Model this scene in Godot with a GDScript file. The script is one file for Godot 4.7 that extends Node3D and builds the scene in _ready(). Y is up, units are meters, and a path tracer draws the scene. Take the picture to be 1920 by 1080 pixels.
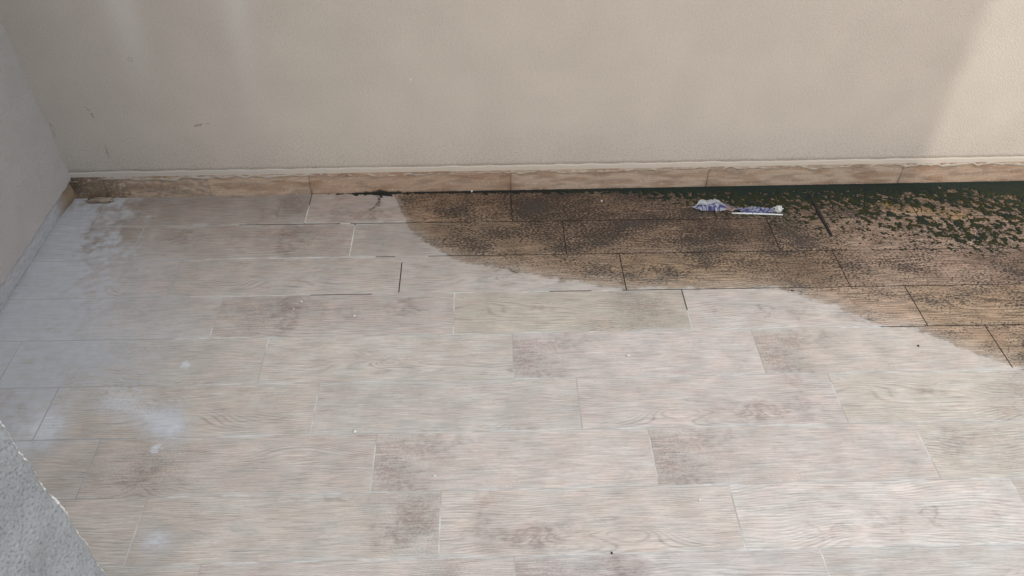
extends Node3D
# A walled terrace corner: plank-look tiles, a wet algae-stained strip along a beige rendered wall.

const U := 0.603            # tile pitch along the planks
const ROW := 0.15075        # tile pitch across
const SHIFT := 0.1469       # each row is shifted by a quarter plank
const GAP := 0.0028
const LEFT_X := -1.322      # foot of the left wall
const PI2 := PI * 2.0

var n_fine := FastNoiseLite.new()
var n_mid := FastNoiseLite.new()
var n_low := FastNoiseLite.new()
var n_moss := FastNoiseLite.new()
var n_speck := FastNoiseLite.new()
var n_warp := FastNoiseLite.new()
var n_grain := FastNoiseLite.new()
var variants := []
var jobs := []
var lock := Mutex.new()
var paint_image: Image
var skirting_image: Image


func _ready() -> void:
	# ---------------------------------------------------------------- camera, sky, sun, exposure
	var cam := Camera3D.new()
	cam.name = "camera"
	add_child(cam)
	cam.transform = Transform3D(Basis(Vector3.UP, -0.04122) * Basis(Vector3.RIGHT, -0.74623) * Basis(Vector3.BACK, 0.01259), Vector3(-0.074, 1.435, 1.988))
	cam.fov = 39.81
	cam.near = 0.05
	cam.far = 500.0
	cam.current = true
	var env := Environment.new()
	env.background_mode = Environment.BG_SKY
	var sm := ProceduralSkyMaterial.new()
	sm.sky_top_color = Color(0.70, 0.715, 0.74)
	sm.sky_horizon_color = Color(0.81, 0.81, 0.81)
	sm.sky_curve = 0.25
	sm.ground_bottom_color = Color(0.42, 0.40, 0.38)
	sm.ground_horizon_color = Color(0.70, 0.70, 0.70)
	sm.energy_multiplier = 4.6
	var sky := Sky.new()
	sky.sky_material = sm
	env.sky = sky
	env.tonemap_mode = Environment.TONE_MAPPER_LINEAR
	env.tonemap_exposure = 0.93
	env.sdfgi_enabled = true
	env.ssao_enabled = true
	env.ssil_enabled = true
	var we := WorldEnvironment.new()
	we.name = "world_environment"
	we.environment = env
	add_child(we)
	var sun := DirectionalLight3D.new()
	sun.name = "sun"
	sun.light_color = Color(1.0, 0.98, 0.95)
	sun.light_energy = 0.6
	sun.light_angular_distance = 0.35
	sun.shadow_enabled = true
	add_child(sun)
	var el := deg_to_rad(25.0)
	sun.look_at_from_position(Vector3.ZERO, -Vector3(0.875 * cos(el), sin(el), 0.484 * cos(el)))

	setup_noise()
	setup_variants()
	build_ground()
	build_floor()
	build_back_wall()
	build_left_wall()
	build_pier()
	build_shadow_caster()
	build_moss()
	build_litter()


# ==================================================================== helpers
func tag(o: Node, label: String, category: String, group := "") -> void:
	o.set_meta("label", label)
	o.set_meta("category", category)
	if group != "":
		o.set_meta("group", group)


func put(called: String, mesh: Mesh, m: Material, parent: Node = self) -> MeshInstance3D:
	var o := MeshInstance3D.new()
	o.name = called
	o.mesh = mesh
	o.material_override = m
	parent.add_child(o, true)
	return o


func mat(c: Color, rough := 0.8) -> StandardMaterial3D:
	var m := StandardMaterial3D.new()
	m.albedo_color = c
	m.roughness = rough
	m.metallic_specular = 0.4
	return m


func noise(kind: int, freq: float, sd: int, oct := 1) -> FastNoiseLite:
	var n := FastNoiseLite.new()
	n.noise_type = kind
	n.frequency = freq
	n.seed = sd
	n.fractal_type = FastNoiseLite.FRACTAL_FBM if oct > 1 else FastNoiseLite.FRACTAL_NONE
	n.fractal_octaves = oct
	return n


func setup_noise() -> void:
	# all sampled in millimetres
	n_fine = noise(FastNoiseLite.TYPE_SIMPLEX, 0.35, 11, 1)
	n_mid = noise(FastNoiseLite.TYPE_SIMPLEX, 0.06, 12, 2)
	n_low = noise(FastNoiseLite.TYPE_SIMPLEX, 0.008, 13, 3)
	n_moss = noise(FastNoiseLite.TYPE_SIMPLEX, 0.045, 14, 4)
	n_speck = noise(FastNoiseLite.TYPE_SIMPLEX, 0.11, 15, 3)
	n_warp = noise(FastNoiseLite.TYPE_SIMPLEX, 0.02, 16, 2)
	n_grain = noise(FastNoiseLite.TYPE_SIMPLEX, 0.5, 17, 2)


func curve(x: float, pts: PackedVector2Array) -> float:
	if x <= pts[0].x:
		return pts[0].y
	for i in range(1, pts.size()):
		if x < pts[i].x:
			var t := (x - pts[i - 1].x) / (pts[i].x - pts[i - 1].x)
			return lerpf(pts[i - 1].y, pts[i].y, t)
	return pts[pts.size() - 1].y


func bump(x: float, z: float, cx: float, cz: float, rx: float, rz: float) -> float:
	var a := (x - cx) / rx
	var b := (z - cz) / rz
	var d := a * a + b * b
	return exp(-d) if d < 9.0 else 0.0


func seg_dist(x: float, z: float, ax: float, az: float, bx: float, bz: float) -> float:
	var dx := bx - ax
	var dz := bz - az
	var t := clampf(((x - ax) * dx + (z - az) * dz) / (dx * dx + dz * dz), 0.0, 1.0)
	return Vector2(x - ax - dx * t, z - az - dz * t).length()


func wall_z(x: float) -> float:      # foot of the back wall's skirting: not quite square to the tiles
	return -0.007 - 0.0108 * x


# ==================================================================== stains of the floor (metres)
var WET := PackedVector2Array([Vector2(-0.362, -0.05), Vector2(-0.352, 0.026), Vector2(-0.325, 0.10), Vector2(-0.294, 0.182), Vector2(-0.245, 0.243), Vector2(-0.20, 0.29), Vector2(-0.153, 0.325), Vector2(-0.008, 0.373), Vector2(0.162, 0.42), Vector2(0.289, 0.444), Vector2(0.474, 0.449), Vector2(0.70, 0.452), Vector2(0.76, 0.49), Vector2(0.825, 0.52), Vector2(0.90, 0.585), Vector2(0.96, 0.606), Vector2(1.02, 0.62), Vector2(1.10, 0.685), Vector2(1.183, 0.735), Vector2(1.4, 0.83), Vector2(1.9, 1.0)])
var MOSS_STRIP := PackedVector2Array([Vector2(-0.64, 0.0), Vector2(-0.55, 0.004), Vector2(-0.45, 0.009), Vector2(-0.385, 0.020), Vector2(-0.33, 0.006), Vector2(-0.25, 0.011), Vector2(0.0, 0.014), Vector2(0.3, 0.018), Vector2(0.5, 0.026), Vector2(0.7, 0.034), Vector2(0.9, 0.034), Vector2(1.1, 0.034), Vector2(1.3, 0.042), Vector2(1.55, 0.09), Vector2(1.9, 0.18)])
var MOSS_FAR := PackedVector2Array([Vector2(-0.62, 0.006), Vector2(-0.38, 0.03), Vector2(-0.3, 0.016), Vector2(0.0, 0.03), Vector2(0.3, 0.035), Vector2(0.5, 0.085), Vector2(0.62, 0.13), Vector2(0.75, 0.19), Vector2(0.9, 0.24), Vector2(1.05, 0.27), Vector2(1.2, 0.30), Vector2(1.4, 0.34), Vector2(1.9, 0.36)])


func moss_at(x: float, z: float) -> float:      # > 0 where the dark green film is; larger is thicker
	if x < -0.64 or z > 0.42:
		return -1.0
	var dz := z - wall_z(x)
	var w := curve(x, MOSS_STRIP)
	var far := curve(x, MOSS_FAR)
	if dz > far + 0.05 or w <= 0.0:
		return -1.0
	var cover := 1.0
	if dz > w:
		cover = 0.92 * (1.0 - (dz - w) / maxf(far - w, 0.004))
	if x < 0.4 and dz > w:
		cover -= 0.2
	# scraped bare streaks running away from the wall
	var X := x * 1000.0
	var Z := z * 1000.0
	var wob := n_mid.get_noise_2d(X, Z) * 0.012
	if x > 0.85:
		cover -= 0.9 * clampf(1.0 - (seg_dist(x, z, 1.215, 0.045, 1.42, 0.165) + wob) / 0.018, 0.0, 1.0)
		cover -= 0.55 * clampf(1.0 - (seg_dist(x, z, 1.10, 0.10, 1.33, 0.155) + wob) / 0.030, 0.0, 1.0)
		cover -= 0.6 * clampf(1.0 - (seg_dist(x, z, 1.33, 0.02, 1.44, 0.035) + wob) / 0.016, 0.0, 1.0)
		cover -= 0.5 * clampf(1.0 - (seg_dist(x, z, 1.42, 0.06, 1.60, 0.08) + wob) / 0.020, 0.0, 1.0)
		cover -= 0.5 * bump(x, z, 0.98, 0.13, 0.06, 0.035)
		cover += 0.45 * bump(x, z, 1.32, 0.26, 0.12, 0.05) + 0.3 * bump(x, z, 1.22, 0.19, 0.10, 0.03) + 0.25 * bump(x, z, 1.05, 0.10, 0.05, 0.05)
	elif x > 0.5:
		cover += 0.3 * bump(x, z, 0.72, 0.075, 0.14, 0.04)
		cover -= 0.25 * bump(x, z, 0.86, 0.10, 0.05, 0.03)
	var u := X * 0.80 + Z * 0.60       # streaky along the sweep of the broom
	var v := -X * 0.60 + Z * 0.80
	var t := n_moss.get_noise_2d(u * 0.62, v * 0.74) * 1.1 + n_speck.get_noise_2d(X * 0.60, Z * 0.95) * 0.62
	return cover - 0.5 + t * (0.85 if cover < 0.98 else 0.20)


var SCRATCHES := [Vector4(-1.02, 0.64, -0.93, 0.69), Vector4(-1.00, 0.65, -0.95, 0.70), Vector4(-1.04, 0.70, -0.90, 0.745), Vector4(-0.97, 0.74, -0.88, 0.77), Vector4(-0.94, 0.755, -0.87, 0.742), Vector4(-1.05, 0.745, -0.99, 0.725), Vector4(-0.93, 0.69, -0.89, 0.72)]


# ==================================================================== printed plank tiles
func setup_variants() -> void:
	# eyes: s, t, ws, wt, height (bends the grain into arches); blots: s, t, ws, wt, strength
	variants = [
		{"eyes": [[0.45, 1.02, 0.10, 0.16, 6.0], [-0.05, 0.45, 0.16, 0.5, 5.0]], "blots": [[0.05, 0.6, 0.10, 0.38, 0.36], [0.22, 0.25, 0.12, 0.12, 0.35], [0.10, 0.95, 0.16, 0.10, 0.3]], "tone": Color(0.815, 0.775, 0.74), "k": 22.0, "hatch": 0.06},
		{"eyes": [], "blots": [[0.3, 0.5, 0.4, 0.2, 0.06]], "tone": Color(0.80, 0.77, 0.735), "k": 30.0, "hatch": -1.0},
		{"eyes": [[0.40, 0.66, 0.22, 0.22, 9.0], [0.62, 0.72, 0.10, 0.12, 4.0]], "blots": [[0.72, 0.72, 0.20, 0.17, 0.42], [0.86, 0.30, 0.03, 0.5, 0.22], [0.66, 0.66, 0.03, 0.05, 0.4]], "tone": Color(0.83, 0.79, 0.755), "k": 14.0, "hatch": -1.0},
		{"eyes": [[0.95, 0.55, 0.75, 0.20, 11.0], [0.50, 0.60, 0.05, 0.12, 2.0]], "blots": [[0.52, 0.55, 0.06, 0.06, 0.28]], "tone": Color(0.80, 0.77, 0.735), "k": 18.0, "hatch": -1.0},
		{"eyes": [[0.80, 0.36, 0.10, 0.16, 3.0], [0.30, 0.4, 0.2, 0.4, 2.0]], "blots": [[0.29, 0.35, 0.045, 0.65, 0.55], [0.16, 0.30, 0.10, 0.20, 0.25], [0.40, 0.28, 0.08, 0.14, 0.25], [0.79, 0.36, 0.05, 0.12, 0.42], [0.54, 0.45, 0.02, 0.25, 0.22]], "tone": Color(0.80, 0.76, 0.722), "k": 13.0, "hatch": 0.2},
		{"eyes": [[0.10, 0.25, 0.5, 0.30, 6.0], [0.85, 0.9, 0.2, 0.3, 4.0]], "blots": [[0.80, 0.42, 0.13, 0.36, 0.42], [0.66, 0.85, 0.12, 0.12, 0.28], [0.35, 0.40, 0.12, 0.05, 0.22]], "tone": Color(0.80, 0.765, 0.715), "k": 12.0, "hatch": 0.85},
		{"eyes": [[0.20, 0.72, 0.09, 0.22, 7.0], [0.75, 0.12, 0.26, 0.30, 8.0], [0.35, 0.78, 0.08, 0.12, 3.0]], "blots": [[0.20, 0.72, 0.06, 0.13, 0.30], [0.33, 0.76, 0.06, 0.09, 0.24]], "tone": Color(0.79, 0.75, 0.71), "k": 20.0, "hatch": 0.2},
		{"eyes": [[1.02, 0.30, 0.22, 0.5, -7.0], [0.86, 0.62, 0.07, 0.16, 4.0]], "blots": [[0.93, 0.30, 0.09, 0.32, 0.42], [0.86, 0.66, 0.07, 0.09, 0.42], [0.62, 0.05, 0.16, 0.07, 0.28]], "tone": Color(0.80, 0.765, 0.73), "k": 19.0, "hatch": 0.93},
		{"eyes": [[0.55, 0.9, 0.30, 0.25, 3.0]], "blots": [[0.30, 0.72, 0.07, 0.05, 0.32], [0.48, 0.66, 0.06, 0.05, 0.42], [0.66, 0.58, 0.05, 0.04, 0.42], [0.86, 0.45, 0.05, 0.10, 0.25]], "tone": Color(0.835, 0.80, 0.77), "k": 11.0, "hatch": -1.0},
		{"eyes": [[0.20, 0.6, 0.2, 0.3, -3.0]], "blots": [[0.12, 0.40, 0.12, 0.30, 0.36], [0.30, 0.35, 0.08, 0.5, 0.18], [0.80, 0.65, 0.06, 0.10, 0.2]], "tone": Color(0.82, 0.79, 0.745), "k": 12.0, "hatch": -1.0},
		{"eyes": [[0.10, 0.9, 0.25, 0.4, 4.0], [0.6, 0.2, 0.3, 0.2, 3.0]], "blots": [[0.32, 0.35, 0.07, 0.30, 0.55], [0.12, 0.4, 0.10, 0.30, 0.35], [0.02, 0.5, 0.05, 0.4, 0.3], [0.42, 0.25, 0.05, 0.14, 0.3]], "tone": Color(0.80, 0.77, 0.74), "k": 13.0, "hatch": 0.1},
		{"eyes": [[0.60, 0.50, 0.45, 0.28, 9.0]], "blots": [[0.55, 0.5, 0.05, 0.05, 0.15]], "tone": Color(0.81, 0.775, 0.735), "k": 17.0, "hatch": -1.0},
	]


func variant_of(i: int, k: int) -> Vector2i:     # (variant, flipped)
	match Vector2i(i, k):
		Vector2i(1, -2): return Vector2i(4, 1)
		Vector2i(1, -1): return Vector2i(1, 0)
		Vector2i(2, -2): return Vector2i(11, 0)
		Vector2i(2, -1): return Vector2i(3, 0)
		Vector2i(3, -3): return Vector2i(1, 1)
		Vector2i(3, -2): return Vector2i(4, 0)
		Vector2i(3, -1): return Vector2i(5, 0)
		Vector2i(3, 0): return Vector2i(8, 1)
		Vector2i(4, -3): return Vector2i(1, 0)
		Vector2i(4, -2): return Vector2i(3, 0)
		Vector2i(4, -1): return Vector2i(0, 0)
		Vector2i(4, 0): return Vector2i(0, 0)
		Vector2i(5, -3): return Vector2i(11, 1)
		Vector2i(5, -2): return Vector2i(1, 0)
		Vector2i(5, -1): return Vector2i(2, 0)
		Vector2i(5, 0): return Vector2i(5, 0)
		Vector2i(6, -3): return Vector2i(6, 0)
		Vector2i(6, -2): return Vector2i(0, 0)
		Vector2i(6, -1): return Vector2i(0, 0)
		Vector2i(6, 0): return Vector2i(9, 0)
		Vector2i(7, -4): return Vector2i(11, 0)
		Vector2i(7, -3): return Vector2i(7, 0)
		Vector2i(7, -2): return Vector2i(2, 1)
		Vector2i(7, -1): return Vector2i(8, 0)
		Vector2i(8, -3): return Vector2i(6, 1)
		Vector2i(8, -2): return Vector2i(10, 0)
		Vector2i(8, -1): return Vector2i(3, 1)
	return Vector2i(absi(i * 7 + k * 5 + 3) % 12, absi(i + k) % 2)


func tile_row_z(i: int) -> float:
	return i * ROW


func tile_x(i: int, k: int) -> float:
	return k * U + SHIFT * i


# The picture of one tile: the print, then dust, wetness, dirt and algae that lie on it. Alpha holds roughness.
func bake_tile(i: int, k: int, x0: float, x1: float, z0: float, z1: float, per_mm: float) -> Image:
	var w := maxi(8, int((x1 - x0) * 1000.0 * per_mm))
	var h := maxi(8, int((z1 - z0) * 1000.0 * per_mm))
	var data := PackedByteArray()
	data.resize(w * h * 4)
	var vf := variant_of(i, k)
	var vr: Dictionary = variants[vf.x]
	var eyes: Array = vr.eyes
	var blots: Array = vr.blots
	var freq: float = vr.k
	var hatch: float = vr.hatch
	var tone: Color = vr.tone
	var full_x := tile_x(i, k)
	var full_z := tile_row_z(i)
	var hsh := float(absi((i * 73 + k * 151) * 37) % 1000)
	var jit := fmod(hsh, 17.0) / 17.0 - 0.5
	tone = Color(tone.r + jit * 0.03, tone.g + jit * 0.03, tone.b + jit * 0.03 - (fmod(hsh, 7.0) / 7.0 - 0.5) * 0.012)
	var off := hsh * 3.7
	var eye_n := eyes.size()
	var p := 0
	for py in h:
		var z := z0 + (z1 - z0) * (py + 0.5) / h
		var t := (z - full_z) / ROW
		var Z := z * 1000.0
		for px in w:
			var x := x0 + (x1 - x0) * (px + 0.5) / w
			var X := x * 1000.0
			var s := (x - full_x) / U
			if vf.y == 1:
				s = 1.0 - s
			var SX := s * 600.0 + vf.x * 911.0        # the print repeats from tile to tile
			var SZ := t * 150.0
			# ---- grain: level lines of a field
			var f := t * freq * 2.0 + n_warp.get_noise_2d(SX * 0.10, SZ * 0.22 + vf.x * 77.0) * 2.2 + n_mid.get_noise_2d(SX * 0.10, SZ * 0.25) * 0.30
			for e in eye_n:
				var ey: Array = eyes[e]
				f += ey[4] * 1.25 * bump(s, t, ey[0], ey[1], ey[2], ey[3])
			var fr := f - floorf(f)
			var line := 1.0 - absf(fr - 0.5) * 2.0
			line = line * line * line
			var streak := n_grain.get_noise_2d(SX * 0.012, SZ * 0.55 + 31.0)
			var streak2 := n_fine.get_noise_2d(SX * 0.022 + 400.0, SZ * 1.1)
			var patchy := 0.5 + 0.5 * n_mid.get_noise_2d(SX * 0.12 + 900.0, SZ * 0.5)
			var pore := clampf(n_grain.get_noise_2d(SX * 0.05 + 77.0, SZ * 1.6) * 3.0 - 0.9, 0.0, 1.0)
			var fibre := n_fine.get_noise_2d(SX * 0.03 + 900.0, SZ * 0.80)
			var shade := 1.02 - line * (0.025 + 0.18 * patchy) + streak * 0.045 + streak2 * 0.035 - pore * 0.075 + fibre * 0.055 * (0.4 + patchy)
			if hatch >= 0.0:
				var hb := bump(s, t, hatch, 0.5, 0.16, 0.6)
				if hb > 0.02:
					shade -= hb * 0.16 * maxf(0.0, n_speck.get_noise_2d(SX * 1.1, SZ * 2.6) + 0.15)
			var blot := 0.0
			for b: Array in blots:
				blot += b[4] * bump(s + n_warp.get_noise_2d(SX * 0.8, SZ) * 0.05, t + n_warp.get_noise_2d(SX * 0.8 + 500.0, SZ) * 0.18, b[0], b[1], b[2], b[3])
			blot = clampf(blot * 0.85 * (0.75 + 0.5 * n_speck.get_noise_2d(SX * 0.5, SZ)), 0.0, 0.8)
			var hue := n_warp.get_noise_2d(SX * 0.35 + 50.0, SZ * 0.9 + 800.0)
			var cr := tone.r * shade * (1.0 - blot * 0.37) + hue * 0.008
			var cg := tone.g * shade * (1.0 - blot * 0.43) - hue * 0.005
			var cb := tone.b * shade * (1.0 - blot * 0.44) - hue * 0.010
			cr *= 0.957
			cg *= 0.955
			cb *= 0.952
			var rough := 0.66
			# ---- wear: broad greyish footprints of dirt
			var lo := n_low.get_noise_2d(X, Z)
			var g := 1.0 + lo * 0.05
			cr *= g
			cg *= g
			cb *= g
			# older, dirtier towards the wall
			var old := clampf((0.62 - z) / 0.60, 0.0, 1.0) * 0.20 + clampf((-0.62 - x) / 0.5, 0.0, 1.0) * 0.06
			cr *= 1.0 - old * 1.0
			cg *= 1.0 - old * 1.1
			cb *= 1.0 - old * 1.15
			# ---- cement haze and paint: left corner
			if x < -0.45:
				var hz := 0.0
				var wob := n_mid.get_noise_2d(X * 0.5, Z * 0.5)
				var wv := n_speck.get_noise_2d(X * 0.35, Z * 0.6)
				hz += 0.86 * smoothstep(0.0, 0.24, -1.04 - x + wob * 0.05 + lo * 0.10)
				hz += 0.55 * bump(x, z, -1.14, 0.33, 0.22, 0.13) * (0.9 + 0.25 * wob)
				hz += 0.35 * bump(x, z, -0.95, 0.60, 0.16, 0.16) * clampf(0.8 + 1.2 * n_speck.get_noise_2d(X * 0.25 + Z * 0.35, Z * 0.7 - X * 0.3), 0.0, 1.4)
				hz += 0.60 * bump(x, z, -1.15, 0.52, 0.16, 0.10) * (0.8 + 0.3 * wob)
				hz += 0.65 * bump(x, z, -1.03, 0.66, 0.07, 0.05) * (0.8 + 0.4 * wv)
				hz += 0.85 * clampf(1.0 - (seg_dist(x, z, -0.94, 0.80, -0.77, 0.885) + wv * 0.012) / 0.055, 0.0, 1.0) * (0.75 + 0.55 * n_grain.get_noise_2d(X * 0.18 + Z * 0.12, Z * 0.4 - X * 0.2))
				hz += 0.75 * bump(x, z, -1.13, 0.74, 0.09, 0.17) * (0.9 + 0.3 * wob) + 0.7 * bump(x, z, -1.05, 0.88, 0.035, 0.05) * (0.8 + wv)
				hz += 0.70 * bump(x, z, -0.79, 0.86, 0.045, 0.045) * clampf((-0.755 - x + wv * 0.01) / 0.012, 0.0, 1.0)
				hz += 0.80 * bump(x, z, -0.735, 1.155, 0.032, 0.026) * (0.9 + 0.5 * wv)
				hz += 0.5 * bump(x, z, -1.07, 0.88, 0.05, 0.06)
				hz += 0.30 * bump(x, z, -0.55, 0.42, 0.12, 0.05) * (0.5 + wv)
				var d1 := Vector2(x + 0.801, z - 0.690).length() + wv * 0.006
				var d2 := Vector2(x + 0.801, z - 0.934).length() + wv * 0.007
				hz += 0.9 * clampf((0.012 - d1) / 0.005, 0.0, 1.0) + 0.9 * clampf((0.012 - d2) / 0.005, 0.0, 1.0)
				# scratches of light plaster round one spot
				var sc := bump(x, z, -0.98, 0.72, 0.15, 0.09)
				if sc > 0.03:
					for q: Vector4 in SCRATCHES:
						hz += 0.75 * clampf(1.0 - (seg_dist(x, z, q.x, q.y, q.z, q.w) + wv * 0.004) / 0.0035, 0.0, 1.0)
					hz += sc * 1.2 * clampf(n_speck.get_noise_2d(X * 0.45 + Z * 0.5, Z * 1.3 - X * 0.35) * 3.4 - 0.65, 0.0, 1.0)
				var white := clampf(1.0 - (seg_dist(x, z, -0.93, 0.79, -0.775, 0.875) + wv * 0.010) / 0.06, 0.0, 1.0) + bump(x, z, -0.735, 1.155, 0.04, 0.035) + clampf((0.016 - minf(d1, d2)) / 0.004, 0.0, 1.0) + bump(x, z, -1.06, 0.87, 0.06, 0.06)
				white = clampf(white, 0.0, 1.0)
				hz = clampf(hz, 0.0, 0.86)
				hz *= 0.93 + 0.3 * streak
				cr = lerpf(cr, 0.705 + white * 0.11 + wob * 0.015, hz)
				cg = lerpf(cg, 0.722 + white * 0.11 + wob * 0.015, hz)
				cb = lerpf(cb, 0.748 + white * 0.11 + wob * 0.015, hz)
				rough += hz * 0.2
			# grout film wiped along the edges of the planks
			var edge := minf(t, 1.0 - t) * 150.0
			if edge < 16.0:
				var fm := clampf(n_low.get_noise_2d(X * 0.9 + i * 313.0, 40.0) * 1.8 + 0.25, 0.0, 1.0) * exp(-edge / 5.0) * 0.55
				cr = lerpf(cr, 0.77, fm)
				cg = lerpf(cg, 0.80, fm)
				cb = lerpf(cb, 0.805, fm)
			# ---- the damp strip
			var zb := curve(x, WET)
			var inside := zb - z + n_fine.get_noise_2d(X * 0.5, Z * 0.8) * 0.004 + n_speck.get_noise_2d(X * 0.35, Z * 0.6) * 0.008 + n_mid.get_noise_2d(X * 0.25, Z * 0.4) * 0.010
			var wet := smoothstep(-0.003, 0.010, inside) * (0.62 + 0.38 * smoothstep(0.0, 0.075, inside))
			if wet > 0.0 and z < 1.2:
				inside = maxf(inside, 0.0)
				var dz := z - wall_z(x)
				var deep := clampf((zb - z) / 0.30, 0.0, 1.0)
				var clus := n_low.get_noise_2d(X * 0.45 + 77.0, Z * 0.9) * 1.2 + n_mid.get_noise_2d(X * 0.16 + 30.0, Z * 0.42 + 300.0) * 0.30
				var lighter := bump(x, z, 1.22, 0.30, 0.36, 0.20) * 0.9 + bump(x, z, 0.95, 0.55, 0.3, 0.12) * 0.35 + bump(x, z, 1.30, 0.12, 0.4, 0.12) * 0.5
				var grainy := clampf(1.0 + (shade - 0.97) * 2.0, 0.66, 1.18)
				var wr := cr * grainy * lerpf(0.775, 0.935, lighter) - deep * 0.05
				var wg := cg * grainy * lerpf(0.705, 0.86, lighter) - deep * 0.055
				var wb := cb * grainy * lerpf(0.625, 0.795, lighter) - deep * 0.055
				# dirt cells, finer and sparser towards the dry edge
				var dn := 0.12 + 0.24 * bump(x, z, 0.40, 0.14, 0.62, 0.17) + deep * 0.46 - 0.16 * clampf((0.02 - x) / 0.3, 0.0, 1.0) - 0.22 * clampf((z - 0.36) / 0.14, 0.0, 1.0) + clus * 0.62 - lighter * 0.38
				dn += 0.35 * bump(x, z, 0.22, 0.19, 0.16, 0.06) + 0.30 * bump(x, z, 0.0, 0.06, 0.16, 0.06) + 0.25 * bump(x, z, 0.58, 0.25, 0.12, 0.05) + 0.2 * bump(x, z, 1.05, 0.34, 0.2, 0.05)
				var sp := n_speck.get_noise_2d(X * 0.72, Z * 1.25) * 1.25 + 0.35 * n_fine.get_noise_2d(X * 0.6, Z * 0.9) + 0.5 * (0.35 - absf(n_speck.get_noise_2d(X * 0.45 + 2000.0, Z * 0.8)) * 2.2)
				var dirt := clampf((sp + dn - 0.40) * 3.6, 0.0, 1.0) * 0.90
				wr = lerpf(wr, 0.225, dirt)
				wg = lerpf(wg, 0.19, dirt)
				wb = lerpf(wb, 0.165, dirt)
				# soot-grey film patches
				var gf := clampf(clus * 0.7 - 0.22 + 0.5 * bump(x, z, 0.36, 0.17, 0.03, 0.03) + 0.5 * bump(x, z, 0.56, 0.30, 0.06, 0.03), 0.0, 0.55)
				wr = lerpf(wr, 0.30, gf * 0.7)
				wg = lerpf(wg, 0.28, gf * 0.7)
				wb = lerpf(wb, 0.26, gf * 0.7)
				# ochre stains in the scraped streaks
				var och := 0.55 * bump(x, z, 1.14, 0.095, 0.02, 0.02) + 0.5 * bump(x, z, 1.32, 0.15, 0.05, 0.018) + 0.3 * bump(x, z, 1.22, 0.12, 0.07, 0.02)
				wr = lerpf(wr, 0.66, och)
				wg = lerpf(wg, 0.52, och)
				wb = lerpf(wb, 0.30, och)
				# algae
				var ms := moss_at(x, z)
				if ms > -0.12:
					var mk := clampf((ms + 0.04) / 0.07, 0.0, 1.0)
					var halo := clampf((ms + 0.12) / 0.12, 0.0, 1.0) * 0.3
					wr = lerpf(lerpf(wr, 0.33, halo), 0.175 + n_speck.get_noise_2d(X, Z) * 0.03, mk)
					wg = lerpf(lerpf(wg, 0.31, halo), 0.185 + n_speck.get_noise_2d(X, Z) * 0.03, mk)
					wb = lerpf(lerpf(wb, 0.22, halo), 0.14, mk)
				cr = lerpf(cr, wr, wet)
				cg = lerpf(cg, wg, wet)
				cb = lerpf(cb, wb, wet)
				rough = lerpf(rough, 0.60 + dirt * 0.25, wet)
				# a tide line at the dry edge
				if inside < 0.016:
					var td := 0.05 * (1.0 - inside / 0.016)
					cr -= td
					cg -= td
					cb -= td
			elif x > -0.62 and x < -0.3 and z < 0.12:
				var ms2 := moss_at(x, z)
				var run := clampf(1.0 - (seg_dist(x, z, -0.395, 0.02, -0.400, 0.065) + n_speck.get_noise_2d(X, Z) * 0.008) / 0.006, 0.0, 1.0)
				run = maxf(run, 0.8 * clampf(1.0 - (seg_dist(x, z, -0.400, 0.065, -0.418, 0.085) + n_speck.get_noise_2d(X, Z) * 0.006) / 0.004, 0.0, 1.0))
				var mk2 := maxf(clampf((ms2 + 0.04) / 0.1, 0.0, 1.0), run)
				cr = lerpf(cr, 0.20, mk2 * 0.9)
				cg = lerpf(cg, 0.20, mk2 * 0.9)
				cb = lerpf(cb, 0.185, mk2 * 0.9)
			data[p] = int(clampf(cr, 0.02, 0.98) * 255.0)
			data[p + 1] = int(clampf(cg, 0.02, 0.98) * 255.0)
			data[p + 2] = int(clampf(cb, 0.02, 0.98) * 255.0)
			data[p + 3] = int(clampf(rough, 0.05, 1.0) * 255.0)
			p += 4
	return Image.create_from_data(w, h, false, Image.FORMAT_RGBA8, data)


func run_job(n: int) -> void:
	var j: Dictionary = jobs[n]
	var im: Image
	match j.get("what", "tile"):
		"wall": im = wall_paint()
		"skirting": im = skirting_print()
		"grout": im = grout_image()
		_: im = bake_tile(j.i, j.k, j.x0, j.x1, j.z0, j.z1, j.res)
	lock.lock()
	j.image = im
	lock.unlock()


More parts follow.
